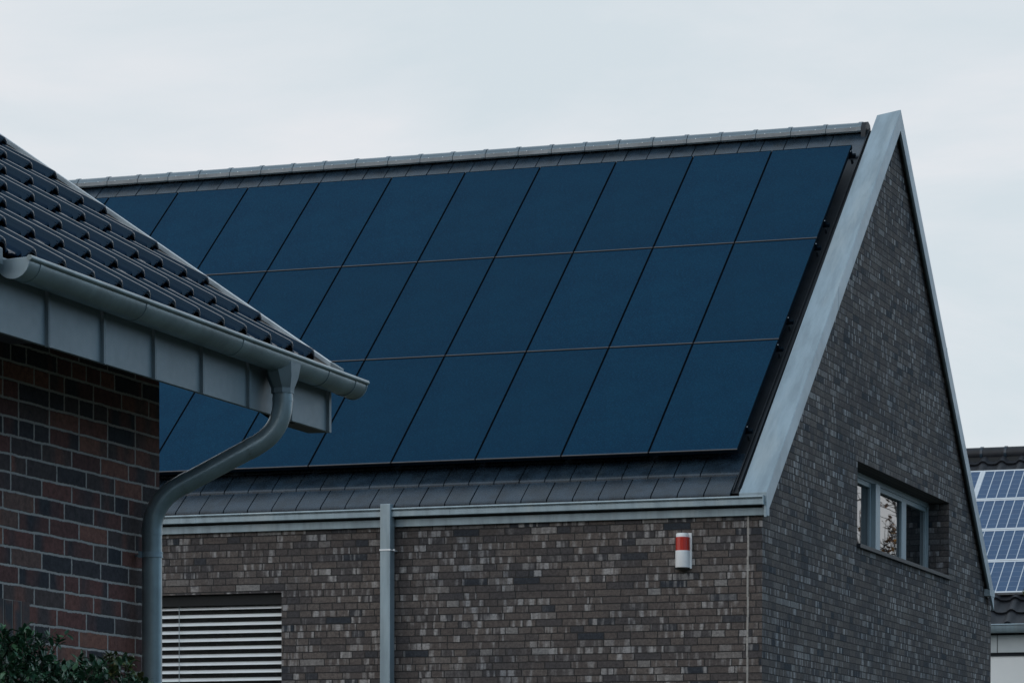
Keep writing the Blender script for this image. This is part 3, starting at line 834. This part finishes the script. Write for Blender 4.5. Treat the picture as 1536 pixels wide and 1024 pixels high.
# ------------------------------------------------------------------ camera
yaw, f_, cy, roll, ph = .3428, 4980.39, 1376.84, .0022, -.0221
r = Vector((math.cos(yaw), math.sin(yaw), 0)); f0 = Vector((-math.sin(yaw), math.cos(yaw), 0)); u0 = Vector((0,0,1))
fwv = math.cos(ph)*f0+math.sin(ph)*u0; u = math.cos(ph)*u0-math.sin(ph)*f0
c, s = math.cos(roll), math.sin(roll)
r, u = c*r+s*u, -s*r+c*u
cam = bpy.data.cameras.new('camera'); co = bpy.data.objects.new('camera', cam); COL.objects.link(co)
mw = Matrix.Identity(4)
for i in range(3): mw[i][0] = r[i]; mw[i][1] = u[i]; mw[i][2] = -fwv[i]
mw[0][3], mw[1][3], mw[2][3] = 9.5282, -34.7058, -3.5594
co.matrix_world = mw
cam.sensor_width = 36; cam.lens = f_/1536*36; cam.shift_y = (cy-512)/1536
cam.clip_start = .1; cam.clip_end = 3000
sc.camera = co

# ------------------------------------------------------------------ sky and light
SUN_EL, SUN_AZ = R(32), R(205)     # azimuth clockwise from +Y : from behind and left of the camera
wd = bpy.data.worlds.new('World'); sc.world = wd; wd.use_nodes = True
t = wd.node_tree; t.nodes.clear()
def N_(k, **kw):
    nd = t.nodes.new(k)
    for a, b in kw.items(): setattr(nd, a, b)
    return nd
out = N_('ShaderNodeOutputWorld'); mixs = N_('ShaderNodeMixShader')
sky = N_('ShaderNodeTexSky', sky_type='NISHITA'); sky.sun_disc = False; sky.sun_elevation = SUN_EL; sky.sun_rotation = SUN_AZ
b1 = N_('ShaderNodeBackground'); b1.inputs[1].default_value = .08; t.links.new(sky.outputs[0], b1.inputs[0])
b2 = N_('ShaderNodeBackground'); b2.inputs[1].default_value = 1.0
tc = N_('ShaderNodeTexCoord'); mp = N_('ShaderNodeMapping'); mp.inputs['Scale'].default_value = (3.2,3.2,9)
t.links.new(tc.outputs['Generated'], mp.inputs[0])
nz = N_('ShaderNodeTexNoise'); nz.inputs['Scale'].default_value = 1.3; nz.inputs['Detail'].default_value = 7; nz.inputs['Roughness'].default_value = .56; nz.inputs['Distortion'].default_value = .4
t.links.new(mp.outputs[0], nz.inputs[0])
rp = N_('ShaderNodeValToRGB'); cr = rp.color_ramp
cr.elements[0].position = .40; cr.elements[0].color = (.69,.765,.812,1)
cr.elements[1].position = .60; cr.elements[1].color = (.86,.86,.885,1)
e = cr.elements.new(.5); e.color = (.765,.81,.85,1)
t.links.new(nz.outputs[0], rp.inputs[0]); 
# bluer sky tint added towards the east (+x) and overhead to cool the gable
spx = N_('ShaderNodeSeparateXYZ'); t.links.new(tc.outputs['Generated'], spx.inputs[0])
mr = N_('ShaderNodeMapRange', interpolation_type='SMOOTHSTEP'); t.links.new(spx.outputs[0], mr.inputs[0]); mr.inputs[1].default_value = .15; mr.inputs[2].default_value = .8; mr.inputs[4].default_value = .9
mz = N_('ShaderNodeMapRange', interpolation_type='SMOOTHSTEP'); t.links.new(spx.outputs[2], mz.inputs[0]); mz.inputs[1].default_value = .35; mz.inputs[2].default_value = 1.; mz.inputs[4].default_value = .5
mxf = N_('ShaderNodeMath', operation='MAXIMUM'); t.links.new(mr.outputs[0], mxf.inputs[0]); t.links.new(mz.outputs[0], mxf.inputs[1])
mxc = N_('ShaderNodeMix', data_type='RGBA'); t.links.new(mxf.outputs[0], mxc.inputs[0]); t.links.new(rp.outputs[0], mxc.inputs[6]); mxc.inputs[7].default_value = (.37,.60,.83,1)
t.links.new(mxc.outputs[2], b2.inputs[0])
mixs.inputs[0].default_value = .93
t.links.new(b1.outputs[0], mixs.inputs[1]); t.links.new(b2.outputs[0], mixs.inputs[2]); t.links.new(mixs.outputs[0], out.inputs[0])
sl_ = bpy.data.lights.new('sun', 'SUN'); sl_.energy = .62; sl_.angle = R(70); sl_.color = (1,.975,.94)
so_ = bpy.data.objects.new('sun', sl_); COL.objects.link(so_)
dsun = Vector((math.sin(SUN_AZ)*math.cos(SUN_EL), math.cos(SUN_AZ)*math.cos(SUN_EL), math.sin(SUN_EL)))
so_.rotation_euler = dsun.to_track_quat('Z','Y').to_euler()

sc.render.engine = 'CYCLES'
sc.view_settings.view_transform = 'Standard'; sc.view_settings.look = 'None'; sc.view_settings.exposure = 0; sc.view_settings.gamma = 1
